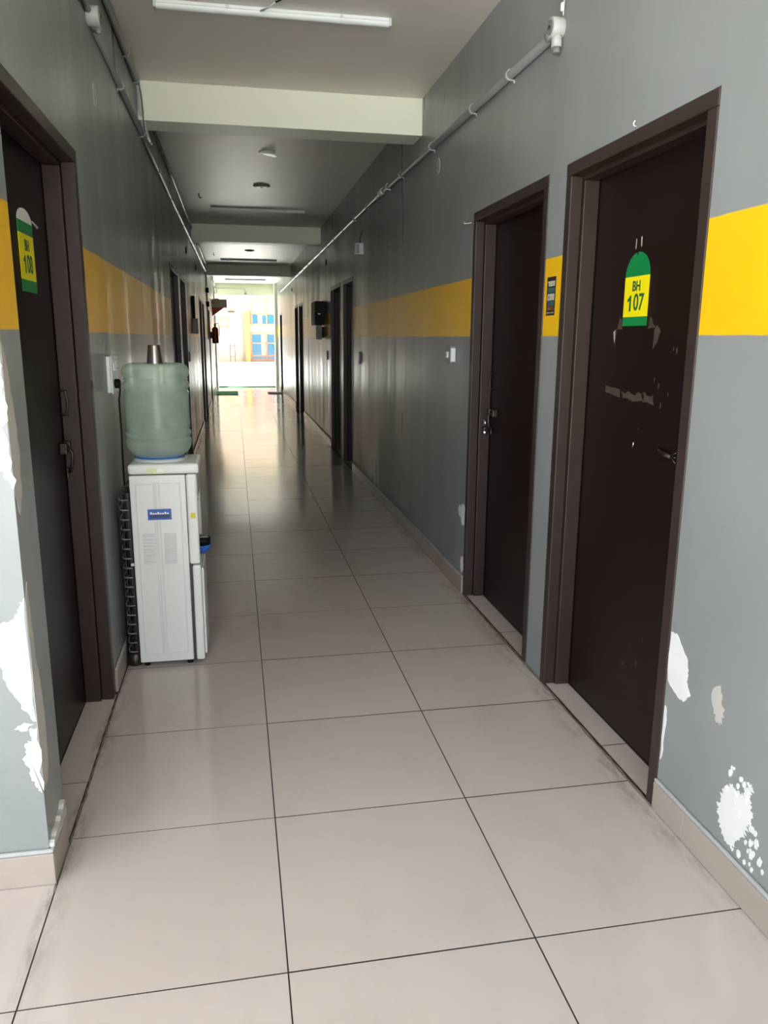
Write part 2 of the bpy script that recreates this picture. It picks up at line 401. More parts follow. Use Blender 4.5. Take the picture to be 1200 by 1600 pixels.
# near left corner
patch(wf, 'F', [(-0.055,1.40),(-0.012,1.42),(-0.004,1.30),(-0.006,1.20),(0.0,1.07),(-0.02,1.10),(-0.045,1.14),(-0.06,1.20),(-0.09,1.22),(-0.08,1.30)], amp=0.012, n=6)
patch(wf, 'F', [(-0.001,0.80),(-0.012,0.78),(-0.03,0.745),(-0.075,0.73),(-0.078,0.66),(-0.068,0.59),(-0.045,0.54),(-0.012,0.475),(-0.001,0.47)], amp=0.005, n=6)
patch(wf, 'F', [(-0.008,0.462),(-0.03,0.468),(-0.055,0.452),(-0.03,0.445)], amp=0.004)
patch(wf, 'F', [(-0.001,0.45),(-0.018,0.45),(-0.016,0.42),(-0.034,0.40),(-0.038,0.36),(-0.028,0.32),(-0.010,0.28),(-0.001,0.265)], amp=0.006, n=6)
patch(wl, 'L', [(1.942,1.45),(1.965,1.40),(1.99,1.32),(2.01,1.22),(2.015,1.12),(2.0,1.04),(1.975,1.0),(1.942,1.06)], mat='plaster_grey', amp=0.006)
patch(wl, 'L', [(1.942,0.78),(1.97,0.83),(1.975,0.72),(1.99,0.60),(2.01,0.52),(2.015,0.40),(2.005,0.31),(1.98,0.275),(1.942,0.27)], mat='plaster_grey', amp=0.004)
patch(wl, 'L', [(1.942,0.104),(1.95,0.12),(2.02,0.128),(2.09,0.15),(2.098,0.104)], mat='plaster_grey', amp=0.005, thick=0.013)
# faint ring-shaped scars of old fixings
def ring(parent, X, s, y, zc, ry, rz):
    pts = [(X-s*0.0008, y+ry*math.cos(a), zc+rz*math.sin(a)) for a in [i*2*PI/20 for i in range(20)]]
    MB().tube(pts, 0.0022, 6).build('ring_scar', 'plaster_grey', parent)
ring(wl, WL, -1, 3.62, 2.39, 0.03, 0.045); ring(wr, WR, 1, 4.85, 2.44, 0.03, 0.045)

# ------------------------------------------------------------------ doors
def door(idx, X, s, a, b, label, bolt=None):
    root = thing('door_%d' % idx, label, 'door', (X, (a+b)/2, 0), kind='structure')
    def xb(d0, d1): return sorted((X+s*d0, X+s*d1))
    g = 0.0015; a += g; b -= g; top = DH-g
    w1, w2, dm = 0.046, 0.060, 0.042
    for nm, y0, y1, sg in (('jamb', a, a+w1, 1), ('jamb', b-w1, b, -1)):
        j = MB().box(*xb(0.02 if (s < 0 and idx == 8 and sg > 0) else -0.004, dm), y0, y1, 0.001, top-w1).build(nm, 'frame_brown', root, 0.003, 2)
        yy = (a, a+w2) if sg > 0 else (b-w2, b)
        MB().box(*xb(dm+0.002, RECESS-0.002), yy[0], yy[1], 0.001, top-w2).build('door_stop', 'frame_brown', j, 0.003, 2)
    hd = MB().box(*xb(-0.004, dm), a, b, top-w1+0.001, top).build('head', 'frame_brown', root, 0.003, 2)
    MB().box(*xb(dm+0.002, RECESS-0.002), a, b, top-w2+0.001, top).build('door_stop', 'frame_brown', hd, 0.003, 2)
    lf = MB().box(*xb(RECESS, RECESS+0.035), a+0.004, b-0.004, 0.006, top-0.004).build('leaf', 'leaf_brown', root, 0.002, 1)
    if bolt is not None:
        yc, zc, dr = bolt              # bolt centre on the leaf and direction (+1 towards larger Y) of the hasp
        xs = X+s*(RECESS-0.001)
        def P(d, y, zz): return (xs-s*d, y, zz)
        m = MB(); m.tube([P(0.016, yc-0.07*dr, zc), P(0.016, yc+0.11*dr, zc)], 0.008, 10)
        bt = m.build('slide_bolt', 'dark_steel', root)
        for q in (-0.045, 0.02):
            x0, x1 = sorted((xs, xs-s*0.026)); MB().box(x0, x1, yc+q*dr-0.012, yc+q*dr+0.012, zc-0.02, zc+0.02).build('bolt_bracket', 'dark_steel', bt, 0.004, 2)
        m = MB(); m.tube([P(0.018, yc-0.01*dr, zc), P(0.035, yc-0.01*dr, zc-0.02), P(0.032, yc-0.008*dr, zc-0.06), P(0.02, yc-0.005*dr, zc-0.095)], 0.006, 8)
        m.build('bolt_handle', 'dark_steel', bt)
        x0, x1 = sorted((xs-s*0.002, xs-s*0.01)); MB().box(x0, x1, yc+0.035*dr-0.018, yc+0.035*dr+0.018, zc-0.12, zc-0.08).build('hasp_plate', 'dark_steel', bt, 0.003, 2)
        m = MB(); m.tube([P(0.002, yc, zc+0.20), P(0.025, yc, zc+0.205), P(0.03, yc, zc+0.16), P(0.025, yc, zc+0.115), P(0.002, yc, zc+0.12)], 0.005, 8)
        m.build('pull_handle', 'dark_steel', root)
    return root
lab_r = ['dark brown near right door with the green and yellow room tag 107', 'dark brown closed door beside the room 107 door, held by a padlock',
         'nearer dark doorway of the middle pair on the right wall', 'farther dark doorway of the middle pair on the right wall',
         'nearer dark doorway of the far pair on the right wall', 'farther dark doorway of the far pair on the right wall',
         'last dark door on the right wall next to the exit']
lab_l = ['dark brown near left door with the room tag 108', 'dark doorway just behind the water bottle, nearer of a left wall pair', 'dark doorway on the left wall, farther of the pair behind the water bottle',
         'nearer dark doorway of the far left pair beyond the lamp box', 'farther dark doorway of the far left pair beyond the lamp box', 'last dark door on the left wall near the fire extinguisher']
bolts_r = {0: (2.29, 1.08, 1), 1: (3.96, 1.045, 1)}
bolts_l = {0: (2.99, 1.03, 1)}
n = 0
for i, (a, b) in enumerate(RDOORS):
    n += 1; d = door(n, WR, 1, a, b, lab_r[i], bolts_r.get(i) if i else None)
    if i == 0: door107 = d
for i, (a, b) in enumerate(LDOORS):
    n += 1; door(n, WL, -1, a, b, lab_l[i], bolts_l.get(i))
# door 107: broken latch stub on the right edge, white nail and scratches
xs = WR+RECESS-0.001
m = MB().tube([(xs-0.004, 2.30, 1.083), (xs-0.014, 2.25, 1.074), (xs-0.012, 2.20, 1.068)], [0.003, 0.010, 0.007], 8); lt = m.build('latch_stub', 'dark_steel', door107)
for q in (-0.018, 0.0, 0.016): MB().tube([(xs-0.012, 2.21, 1.07), (xs-0.01, 2.175, 1.07+q)], 0.003, 6).build('latch_prong', 'dark_steel', lt)
MB().tube([(xs-0.008, 2.452, 1.066), (xs-0.008, 2.448, 1.084)], 0.0035, 6).build('screw', 'bright_steel', door107)
for yy, zz in ((2.26, 1.40), (2.24, 1.395), (2.33, 1.28), (2.36, 1.30), (2.31, 1.22), (2.44, 1.13), (2.27, 1.26), (2.38, 0.36), (2.33, 0.32), (2.30, 0.42), (2.36, 0.30), (2.42, 0.28)):
    r = random.uniform(0.003, 0.008)
    fr = lambda u, v, w: (xs-0.0006*w, u, v)
    MB().prism(jag([(yy+r*math.cos(a)*0.7, zz+r*math.sin(a)*1.5) for a in [i*PI/3 for i in range(6)]], 2, r*0.3), fr).build('paint_chip', 'tape_grey', door107)
def tape(poly, mat='tape_grey', amp=0.003, name='tape_scrap'):
    MB().prism(jag(poly, 3, amp), lambda u, v, w: (xs-0.0008*w, u, v)).build(name, mat, door107)
tape([(2.625,1.507),(2.61,1.492),(2.605,1.462),(2.64,1.462)]); tape([(2.668,1.455),(2.648,1.462),(2.655,1.415)], 'tape_pale', 0.002); tape([(2.655,1.462),(2.645,1.462),(2.65,1.40)])
tape([(2.415,1.502),(2.40,1.485),(2.375,1.465),(2.43,1.462)]); tape([(2.37,1.475),(2.345,1.455),(2.36,1.42),(2.385,1.40),(2.385,1.455)])
tape([(2.70,1.262),(2.70,1.238),(2.585,1.226),(2.588,1.254)], amp=0.002); tape([(2.575,1.25),(2.565,1.226),(2.46,1.222),(2.42,1.222),(2.44,1.25),(2.50,1.244)], amp=0.007)
tape([(2.43,1.252),(2.42,1.222),(2.35,1.218),(2.36,1.25),(2.40,1.246)], amp=0.008); tape([(2.432,1.246),(2.425,1.232),(2.415,1.236),(2.42,1.248)], 'tape_pale', 0.002)
tape([(2.548,1.76),(2.545,1.76),(2.547,1.728),(2.55,1.728)], 'tape_pale', 0.0006); tape([(2.516,1.764),(2.509,1.764),(2.508,1.732),(2.513,1.734)], 'tape_pale', 0.0006)

# ------------------------------------------------------------------ room number tags
def room_tag(X, s, yc, z0, w, zs, number, label, top_mat, full_arch_mat):
    """zs: heights of lower green top, yellow top, upper green top, arch top"""
    root = thing('room_number_tag', label, 'door sign', (X, yc, z0), 'room number tags on the doors')
    xf = lambda d: X-s*d
    hw = w/2
    fr = lambda u, v, w_: (xf(0.0015+0.002*w_), yc+u, v)
    arch = [(-hw, zs[2]), (hw, zs[2])]+[(hw*math.cos(a), zs[2]+(zs[3]-zs[2])*math.sin(a)) for a in [PI*i/16 for i in range(1, 16)]]
    MB().prism([(-hw, z0), (hw, z0), (hw, zs[0]), (-hw, zs[0])], fr).build('lower_band', 'tag_green', root)
    yp = MB().prism([(-hw, zs[0]), (hw, zs[0]), (hw, zs[1]), (-hw, zs[1])], fr).build('number_panel', 'tag_yellow', root)
    if zs[2] > zs[1]+0.001: MB().prism([(-hw, zs[1]), (hw, zs[1]), (hw, zs[2]), (-hw, zs[2])], fr).build('upper_band', 'tag_green', root)
    MB().prism(arch, fr).build('arched_top', top_mat, root)
    hh = zs[1]-zs[0]
    for body, zc, size, sx, dy in (('BH', zs[0]+hh*0.75, 0.046, 0.95, 0), (number[1:], zs[0]+hh*0.34, 0.076, 0.92, 0.021)):
        # text x -> -s*Y, text y -> Z, text z -> out of the door
        mt = Matrix(((0, 0, -s, xf(0.0039)), (-s, 0, 0, yc-s*dy), (0, 1, 0, zc), (0, 0, 0, 1)))
        o = text_mesh('lettering', body, size, 'tag_letter', mt, root, sx=sx, offset=0.0013)
        o['label'] = 'dark green lettering reading ' + body
    zc = zs[0]+hh*0.34; one = [(-0.004, -0.0265), (0.007, -0.0265), (0.007, 0.0265), (-0.001, 0.0265), (-0.009, 0.018), (-0.018, 0.013), (-0.018, 0.004), (-0.010, 0.007), (-0.004, 0.011)]
    o = MB().prism([(-s*(u-0.037), zc+v) for u, v in one], lambda u, v, w_: (xf(0.0036+0.0007*w_), yc+u, v)).build('lettering', 'tag_letter', root); o['label'] = 'dark green figure 1'
    return root
t107 = room_tag(WR+RECESS, 1, 2.520, 1.474, 0.163, (1.504, 1.637, 1.637, 1.716), '107', 'green and yellow arched tag reading BH 107 on the right door', 'tag_green', None)
t108 = room_tag(WL-RECESS, -1, 2.715, 1.560, 0.180, (1.597, 1.735, 1.772, 1.812), '108', 'white-topped green and yellow tag reading BH 108 on the left door', 'tag_white', None)
# notch of the 107 tag and nail strip of 108
MB().prism([(2.527, 1.704), (2.536, 1.720), (2.520, 1.720)], lambda u, v, w: (WR+RECESS-0.0036-0.0006*w, u, v)).build('notch', 'leaf_brown', t107)
MB().tube([(WL-RECESS+0.006, 2.80, 1.785), (WL-RECESS+0.010, 2.845, 1.772)], [0.002, 0.005], 6).build('tag_nail', 'tape_pale', t108)

# padlock on the second right door
root = thing('padlock', 'small shiny padlock hanging from the bolt of the second right door', 'padlock', (WR+0.07, 4.0, 0.93))
MB().box(WR+0.058, WR+0.076, 3.985, 4.018, 0.925, 0.965).build('lock_body', 'dark_steel', root, 0.004, 2)
MB().tube([(WR+0.067, 3.992, 0.965), (WR+0.067, 3.990, 0.99), (WR+0.067, 3.995, 1.003), (WR+0.067, 4.002, 1.006), (WR+0.067, 4.009, 1.003), (WR+0.067, 4.013, 0.99), (WR+0.067, 4.011, 0.965)], 0.0045, 8).build('shackle', 'bright_steel', root)
MB().tube([(WR+0.06, 3.98, 0.945), (WR+0.045, 3.93, 0.944)], 0.005, 6).build('key', 'bright_steel', root)

# poster on the pier between the two right doors
root = thing('wall_poster', 'narrow black poster with coloured lettering between the two near right doors', 'poster', (WR, 3.01, 1.52))
MB().box(WR-0.002, WR-0.0004, 2.968, 3.052, 1.520, 1.668).build('sheet', 'poster_black', root)
rows = [(1.632, 1.652, 'poster_cream', 5), (1.606, 1.626, 'poster_teal', 6), (1.578, 1.603, 'poster_cream', 5), (1.556, 1.574, 'poster_teal', 6), (1.540, 1.553, 'poster_rust', 6), (1.529, 1.532, 'poster_cream', 1)]
for z0, z1, mt, k in rows:
    w = 0.070/k
    for i in range(k):
        y0 = 2.975+i*w; m = MB()
        a = w*0.84 if k > 1 else w
        m.box(WR-0.0027, WR-0.0021, y0, y0+a*0.32, z0, z1)
        m.box(WR-0.0027, WR-0.0021, y0+a*0.32, y0+a, z1-(z1-z0)*0.3, z1)
        if random.random() < 0.6: m.box(WR-0.0027, WR-0.0021, y0+a*0.68, y0+a, z0, z1-(z1-z0)*0.3)
        if random.random() < 0.6: m.box(WR-0.0027, WR-0.0021, y0+a*0.32, y0+a*0.68, z0, z0+(z1-z0)*0.28)
        m.build('print_mark', mt, root)
# nails
tag(MB().tube([(WR, 4.13, 2.02), (WR-0.03, 4.16, 2.018), (WR-0.034, 4.165, 2.03)], 0.003, 6).build('wall_nail', 'clip_white'), 'small bent nail left of the second right door head', 'nail')
tag(MB().tube([(WR, 2.405, 2.070), (WR-0.008, 2.405, 2.071), (WR-0.011, 2.405, 2.078), (WR-0.007, 2.402, 2.086)], 0.0022, 6).build('wall_hook', 'pvc_white'), 'small white hook above the room 107 door', 'hook')

# ------------------------------------------------------------------ conduits
def conduit(name, label, pts, r, X, s, clips, mat='conduit_grey', group=None):
    root = thing(name, label, 'conduit', pts[0], group)
    MB().tube(pts, r, 14).build('pipe', mat, root)
    for y, zc in clips:
        arc = [(X-s*(0.001), y, zc+r+0.016), (X-s*0.002, y, zc+r+0.003)]+[(X-s*(r*1.0+(r+0.004)*math.cos(a)), y, zc+(r+0.004)*math.sin(a)) for a in [PI/2-PI*i/8 for i in range(9)]]+[(X-s*0.002, y, zc-r-0.003), (X-s*0.001, y, zc-r-0.016)]
        m = MB()
        for (p0, p1) in zip(arc[:-1], arc[1:]):
            m.tube([p0, p1], 0.0035, 6)
        m.v = [(x, y+(yy-y)*3.0, zz) for x, yy, zz in m.v]
        m.build('saddle_clip', 'clip_white', root)
    return root
rr = 0.018
zr = lambda y: 2.545+min(y-3, 4)*0.012
cl = [3.55, 4.10, 4.95, 5.85, 6.35, 7.35, 8.1, 8.9, 9.7, 10.5, 11.3, 12.2, 13.1, 14.0, 15, 16, 17, 18, 19]
conduit('wall_conduit', 'grey painted pipe running high along the right wall', [(WR-rr, y, zr(y)) for y in (3.10, 5, 7, 12, 20.9)], rr, WR, 1, [(y, zr(y)) for y in cl], group='wall conduits')
cp = thing('pipe_coupling', 'grey pipe coupling on the right wall conduit past the first beam', 'coupling', (WR-rr, 6.62, zr(6.62)))
for q, nm in ((6.58, 'socket_ring'), (6.66, 'socket_ring')): MB().lathe([(rr+0.003, -0.03), (rr+0.006, -0.03), (rr+0.006, 0.03), (rr+0.003, 0.03)], 16, 'y', (WR-rr-0.004, q, zr(q))).build(nm, 'clip_white', cp)
zl = 2.64; zu = 2.885; rl = 0.014; ru = 0.0165
cll = [4.38, 5.33, 6.42, 7.6, 8.5, 9.4, 10.3, 11.2, 12.1, 13.0, 14, 15, 16, 17]
conduit('wall_conduit', 'lower grey pipe running along the left wall above the doors', [(WL+rl, y, zl+max(0, y-8)*0.009) for y in (3.68, 6, 8, 12, 17.2)], rl, WL, -1, [(y, zl+max(0, y-8)*0.009) for y in cll], group='wall conduits')
conduit('wall_conduit', 'upper grey pipe under the near ceiling on the left wall', [(WL+ru, y, zu) for y in (1.99, 3, 5.19)], ru, WL, -1, [(3.4, zu), (4.68, zu), (5.12, zu)], group='wall conduits')
conduit('wall_conduit', 'upper thin pipe between the first and second beam on the left wall', [(WL+0.011, y, 2.875) for y in (5.56, 8, 11.38)], 0.011, WL, -1, [(y, 2.875) for y in (5.75, 6.9, 7.8, 8.8, 9.9, 11.0)], group='wall conduits')
conduit('wall_conduit', 'upper thin pipe between the second and third beam on the left wall', [(WL+0.011, y, 2.875) for y in (11.67, 14, 17.38)], 0.011, WL, -1, [(y, 2.875) for y in (12.0, 13.2, 14.4, 15.6, 16.8)], group='wall conduits')
# taped cables that dip below the first beam
root = thing('cable_bundle', 'pale taped cables dipping under the first beam at the left wall', 'cable', (WL+0.02, 5.2, zu))
MB().tube([(0.018, 5.17, zu), (0.022, 5.24, 2.85), (0.024, 5.275, 2.76), (0.026, 5.35, 2.69), (0.026, 5.52, 2.675), (0.024, 5.70, 2.685)], [0.013, 0.013, 0.015, 0.016, 0.015, 0.012], 10).build('taped_bundle', 'pvc_white', root)
MB().tube([(0.03, 5.17, zu-0.01), (0.035, 5.22, 2.80), (0.034, 5.27, 2.70), (0.03, 5.36, 2.668), (0.03, 5.50, 2.66)], 0.0045, 8).build('loose_wire', 'conduit_grey', root)
MB().tube([(0.024, 5.69, 2.685), (0.024, 5.86, 2.70)], 0.0075, 10).build('pipe_end', 'bright_steel', root)

def junction_box(X, s, y, zc, label, stub):
    root = thing('junction_box', label, 'junction box', (X, y, zc), 'conduit junction boxes')
    m = MB().lathe([(0.034, 0.0), (0.036, 0.002), (0.036, 0.045), (0.033, 0.049)], 24, 'x', (0, 0, 0))
    m.v = [(X-s*x, y+yy, zc+zz) for x, yy, zz in m.v]; m.build('round_box', 'clip_white', root)
    m = MB().lathe([(0.026, 0.0), (0.026, 0.003), (0.020, 0.003), (0.018, 0.001)], 24, 'x', (0, 0, 0)); m.v = [(X-s*(x+0.0495), y+yy, zc+zz) for x, yy, zz in m.v]; m.build('lid', 'conduit_grey', root)
    m = MB().lathe([(0.006, 0.0), (0.006, 0.003), (0.003, 0.0035)], 12, 'x', (0, 0, 0)); m.v = [(X-s*(x+0.053), y+yy, zc+zz) for x, yy, zz in m.v]; m.build('lid_screw', 'dark_steel', root)
    MB().tube([(X-s*0.02, y, zc), (X-s*0.02, y+stub*0.5, zc-0.004), (X-s*0.02, y+stub, zc-0.005)], 0.0225, 14).build('spout', 'clip_white', root)
    return root
jb = junction_box(WR, 1, 3.035, zr(3.1)+0.012, 'white junction box at the near end of the right wall conduit', 0.075)
MB().tube([(WR-0.022, 3.032, zr(3.1)-0.015), (WR-0.022, 3.032, zr(3.1)-0.055)], 0.02, 12).build('spout', 'clip_white', jb)
MB().tube([(WR-0.022, 3.032, zr(3.1)-0.055), (WR-0.022, 3.032, zr(3.1)-0.075)], 0.015, 12).build('plug', 'grey_plastic', jb)
tag(MB().tube([(WR-0.006, 3.02, zr(3.1)+0.05), (WR-0.005, 3.015, 2.72), (WR-0.005, 3.01, 2.925)], 0.003, 6).build('thin_wire', 'pvc_white'), 'thin white wire rising from the right wall junction box', 'wire')
tag(MB().lathe([(0.004, 0), (0.008, 0.004), (0.008, 0.026), (0.004, 0.03)], 10, 'z', (WR-0.012, 3.017, zr(3.1)+0.062)).build('wire_clip', 'pvc_white'), 'small white clip holding the thin wire on the right wall', 'clip')
jb2 = junction_box(WL, -1, 3.56, 2.658, 'pale junction box at the near end of the lower left conduit', 0.11)
tag(MB().tube([(WL+0.012, y, zz) for y, zz in ((2.1, 2.672), (2.8, 2.67), (3.525, 2.667))], 0.012, 12).build('wall_conduit', 'conduit_grey'), 'grey pipe entering the left junction box from the near side', 'conduit', 'wall conduits')
tag(MB().tube([(WL+0.004, 3.70, 2.70), (WL+0.006, 3.9, 2.705), (WL+0.004, 4.15, 2.685)], 0.004, 6).build('loose_wire', 'clip_white'), 'short loose pale wire above the lower left conduit', 'wire')

# ------------------------------------------------------------------ ceiling fittings
def batten(x0, x1, y, label, w=0.05, h=0.034):
    root = thing('tube_light', label, 'tube light', ((x0+x1)/2, y, H-h), 'ceiling tube lights')
    MB().box(x0+0.012, x1-0.012, y-w/2, y+w/2, H-h*0.45, H-0.0004).build('housing', 'tube_white', root, 0.003, 2)
    prof = [(y-w/2+0.004, H-h*0.45-0.0005), (y+w/2-0.004, H-h*0.45-0.0005)]+[(y+(w/2-0.004)*math.cos(a), H-h*0.45-0.0005-(h*0.55)*math.sin(a)) for a in [PI*i/10 for i in range(1, 10)]]
    m = MB().prism(prof, lambda u, v, t: (x0+0.012+(x1-x0-0.024)*t, u, v)); m.build('diffuser', 'tube_white', root)
    for xa, xb in ((x0, x0+0.0115), (x1-0.0115, x1)): MB().box(xa, xb, y-w/2-0.001, y+w/2+0.001, H-h-0.001, H-0.0006).build('end_cap', 'tube_cap', root, 0.003, 2)
    for xc in (x0+0.3*(x1-x0), x0+0.78*(x1-x0)):
        MB().lathe([(0.008, 0), (0.008, 0.004), (0.004, 0.006)], 10, 'y', (xc, y-w/2-0.006, H-0.012)).build('mounting_clip', 'tube_cap', root)
    return root
t1 = batten(0.215, 1.325, 4.10, 'nearest white tube light on the ceiling before the first beam')
batten(0.305, 1.430, 9.98, 'second tube light, on the ceiling just before the second beam')
batten(0.32, 1.41, 16.2, 'third tube light, on the ceiling before the third beam')
batten(0.35, 1.41, 21.6, 'farthest tube light, in the bright exit bay')
MB().tube([(0.70, 4.07, H-0.02), (0.735, 4.0, H-0.028), (0.775, 3.955, H-0.012)], 0.004, 6).build('white_wire', 'pvc_white', t1)
root = thing('wire_knot', 'black taped wire joint hanging at the ceiling beside the nearest tube light', 'wire joint', (0.785, 3.95, H))
MB().tube([(0.765, 3.965, H-0.016), (0.79, 3.945, H-0.010), (0.795, 3.93, H-0.001)], 0.005, 6).build('taped_joint', 'black_wire', root)
MB().tube([(0.79, 3.945, H-0.012), (0.785, 3.90, H-0.02), (0.79, 3.84, H-0.001)], 0.003, 6).build('wire', 'black_wire', root)
tag(MB().lathe([(0.014, 0), (0.014, 0.006), (0.006, 0.009)], 12, 'z', (0.865, 3.90, H-0.0095)).build('ceiling_screw_cap', 'pvc_white'), 'small white screw cap on the ceiling behind the nearest tube light', 'screw cap')
def rosette(x, y, r, label, mat='grey_plastic'):
    root = thing('ceiling_rosette', label, 'ceiling fitting', (x, y, H), 'round ceiling fittings')
    MB().lathe([(r*0.8, -0.014), (r, -0.010), (r, -0.0004)], 28, 'z', (x, y, H)).build('rim', mat, root)
    MB().lathe([(r*0.60, -0.020), (r*0.66, -0.0145)], 24, 'z', (x, y, H)).build('cover', 'pvc_white' if mat != 'black_plastic' else mat, root)
    MB().lathe([(r*0.18, -0.024), (r*0.22, -0.0205)], 12, 'z', (x, y, H)).build('screw', 'dark_steel', root)
    return root
rosette(0.855, 8.47, 0.085, 'round ceiling fitting with a dark rim past the first beam')
rosette(0.85, 14.55, 0.085, 'dark round ceiling fitting past the second beam', 'black_plastic')
root = thing('broken_rosette', 'broken round ceiling fitting just past the first beam, white flap hanging', 'ceiling fitting', (0.86, 7.0, H))
MB().lathe([(0.06, -0.008), (0.07, -0.0004)], 24, 'z', (0.85, 7.0, H)).build('rim', 'ceiling_paint', root)
MB().prism(jag([(0.80, 6.97), (0.88, 6.93), (0.93, 6.97), (0.90, 7.03), (0.84, 7.02)], 2, 0.006), lambda u, v, w: (u, v, H-0.012-0.004*w-(u-0.8)*0.15)).build('flap', 'tube_white', root)
def ceiling_hook(x, y, label):
    tag(MB().tube([(x, y, H), (x, y, H-0.035), (x+0.012, y, H-0.05), (x+0.024, y, H-0.04)], 0.006, 6).build('ceiling_hook', 'black_wire'), label, 'hook', 'dark ceiling hooks')
ceiling_hook(0.21, 9.05, 'small dark hook on the ceiling past the first beam'); ceiling_hook(0.21, 15.1, 'small dark hook on the ceiling past the second beam')

# ------------------------------------------------------------------ things on the walls
# socket board with plug
root = thing('socket_board', 'white socket board on the left wall behind the water dispenser', 'socket', (WL, 3.5, 1.2))
MB().box(WL+0.0004, WL+0.016, 3.43, 3.60, 1.195, 1.345).build('back_box', 'pvc_white', root, 0.003, 2)
pl = MB().box(WL+0.0165, WL+0.024, 3.425, 3.605, 1.19, 1.35).build('front_plate', 'tube_cap', root, 0.004, 2)
for yy in (3.46, 3.51): MB().box(WL+0.0245, WL+0.030, yy-0.014, yy+0.014, 1.285, 1.325).build('rocker_switch', 'pvc_white', root, 0.003, 2)
for dy, dz in ((0, 0.014), (-0.012, -0.008), (0.012, -0.008)):
    MB().lathe([(0.004, 0), (0.004, 0.001)], 10, 'x', (WL+0.0245, 3.555+dy, 1.30+dz)).build('socket_hole', 'black_plastic', root)
root = thing('power_cord', 'black plug and cord hanging from the socket board behind the bottle', 'cord', (WL+0.05, 3.48, 1.23))
MB().lathe([(0.018, 0.0), (0.020, 0.003), (0.020, 0.016), (0.013, 0.024)], 14, 'x', (WL+0.0245, 3.475, 1.232)).build('plug', 'black_plastic', root)
MB().tube([(WL+0.044, 3.475, 1.225), (WL+0.044, 3.478, 1.205), (WL+0.034, 3.50, 1.16), (WL+0.030, 3.535, 1.08), (WL+0.028, 3.55, 1.0), (WL+0.024, 3.56, 0.9), (WL+0.018, 3.60, 0.80), (WL+0.016, 3.63, 0.60), (WL+0.02, 3.64, 0.4)], 0.0042, 8).build('cable', 'black_wire', root)

def small_box(name, label, cat, x0, x1, y0, y1, z0, z1, mat, extra=None):
    root = thing(name, label, cat, ((x0+x1)/2, y0, z0))
    return root, MB().box(x0, x1, y0, y1, z0, z1).build('case', mat, root, 0.004, 2)
root, _ = small_box('switch_box', 'small silvery switch box on the right wall left of the second door', 'switch', WR-0.036, WR-0.0004, 4.36, 4.45, 1.29, 1.385, 'conduit_grey')
MB().box(WR-0.031, WR-0.005, 4.355, 4.3595, 1.30, 1.375).build('side_label', 'pvc_white', root, 0.001, 1)
MB().box(WR-0.045, WR-0.0365, 4.39, 4.42, 1.32, 1.355).build('rocker_switch', 'pvc_white', root, 0.002, 1)
root, _ = small_box('wall_sensor_box', 'pale grey box high on the right wall under the conduit', 'box', WR-0.078, WR-0.0004, 7.65, 7.75, 2.205, 2.31, 'clip_white')
MB().box(WR-0.070, WR-0.045, 7.645, 7.6495, 2.215, 2.30).build('side_panel', 'conduit_grey', root)
MB().tube([(WR-0.03, 7.70, 2.311), (WR-0.028, 7.70, 2.36), (WR-0.012, 7.71, 2.40), (WR-0.004, 7.72, 2.43)], 0.005, 6).build('feed_wire', 'black_wire', root)
def plate(X, s, y, zc, label, w=0.075, hgt=0.12):
    root = thing('switch_plate', label, 'switch', (X, y, zc-hgt/2), 'flat switch plates')
    x0, x1 = sorted((X-s*0.0004, X-s*0.010)); MB().box(x0, x1, y-w/2, y+w/2, zc-hgt/2, zc+hgt/2).build('surround', 'grey_plastic', root, 0.003, 2)
    x0, x1 = sorted((X-s*0.0105, X-s*0.018)); MB().box(x0, x1, y-w/2+0.012, y+w/2-0.012, zc-hgt/2+0.012, zc+hgt/2-0.012).build('face', 'pvc_white', root, 0.003, 2)
plate(WR, 1, 7.88, 1.235, 'white switch plate on the right wall between the second door and middle pair'); plate(WR, 1, 10.70, 1.20, 'white switch plate just past the middle right door pair'); plate(WL, -1, 9.62, 1.20, 'white switch plate on the left wall past the doors behind the bottle')
# black distribution box and grey meter
root, _ = small_box('distribution_box', 'black electrical box on the right wall past the middle doors', 'electrical box', WR-0.125, WR-0.0004, 11.05, 11.62, 1.605, 1.925, 'black_plastic')
MB().box(WR-0.131, WR-0.1255, 11.07, 11.60, 1.62, 1.91).build('lid', 'black_plastic', root, 0.003, 2)
MB().box(WR-0.09, WR-0.055, 11.044, 11.0495, 1.745, 1.76).build('label_strip', 'pvc_white', root)
root, _ = small_box('energy_meter', 'grey meter below the black electrical box on the right wall', 'meter', WR-0.105, WR-0.03, 11.10, 11.25, 1.502, 1.60, 'grey_plastic')
MB().box(WR-0.105, WR-0.03, 11.10, 11.25, 1.405, 1.50).build('terminal_cover', 'grey_plastic', root, 0.010, 3)
MB().box(WR-0.03, WR-0.0004, 11.12, 11.23, 1.43, 1.58).build('mounting_plate', 'black_plastic', root)
# left lamp box with a tapered strap above it
root, _ = small_box('emergency_lamp_box', 'dark lamp box hanging on the left wall by a tapered strap', 'lamp', WL+0.0004, WL+0.068, 10.70, 10.92, 1.47, 1.665, 'grey_plastic')
MB().prism([(10.74, 1.667), (10.82, 1.667), (10.90, 1.95), (10.66, 1.95)], lambda u, v, w: (WL+0.004+0.034*w, u, v)).build('strap', 'black_plastic', root)
MB().box(WL+0.0685, WL+0.074, 10.72, 10.90, 1.49, 1.645).build('lens', 'pvc_white', root, 0.003, 2)
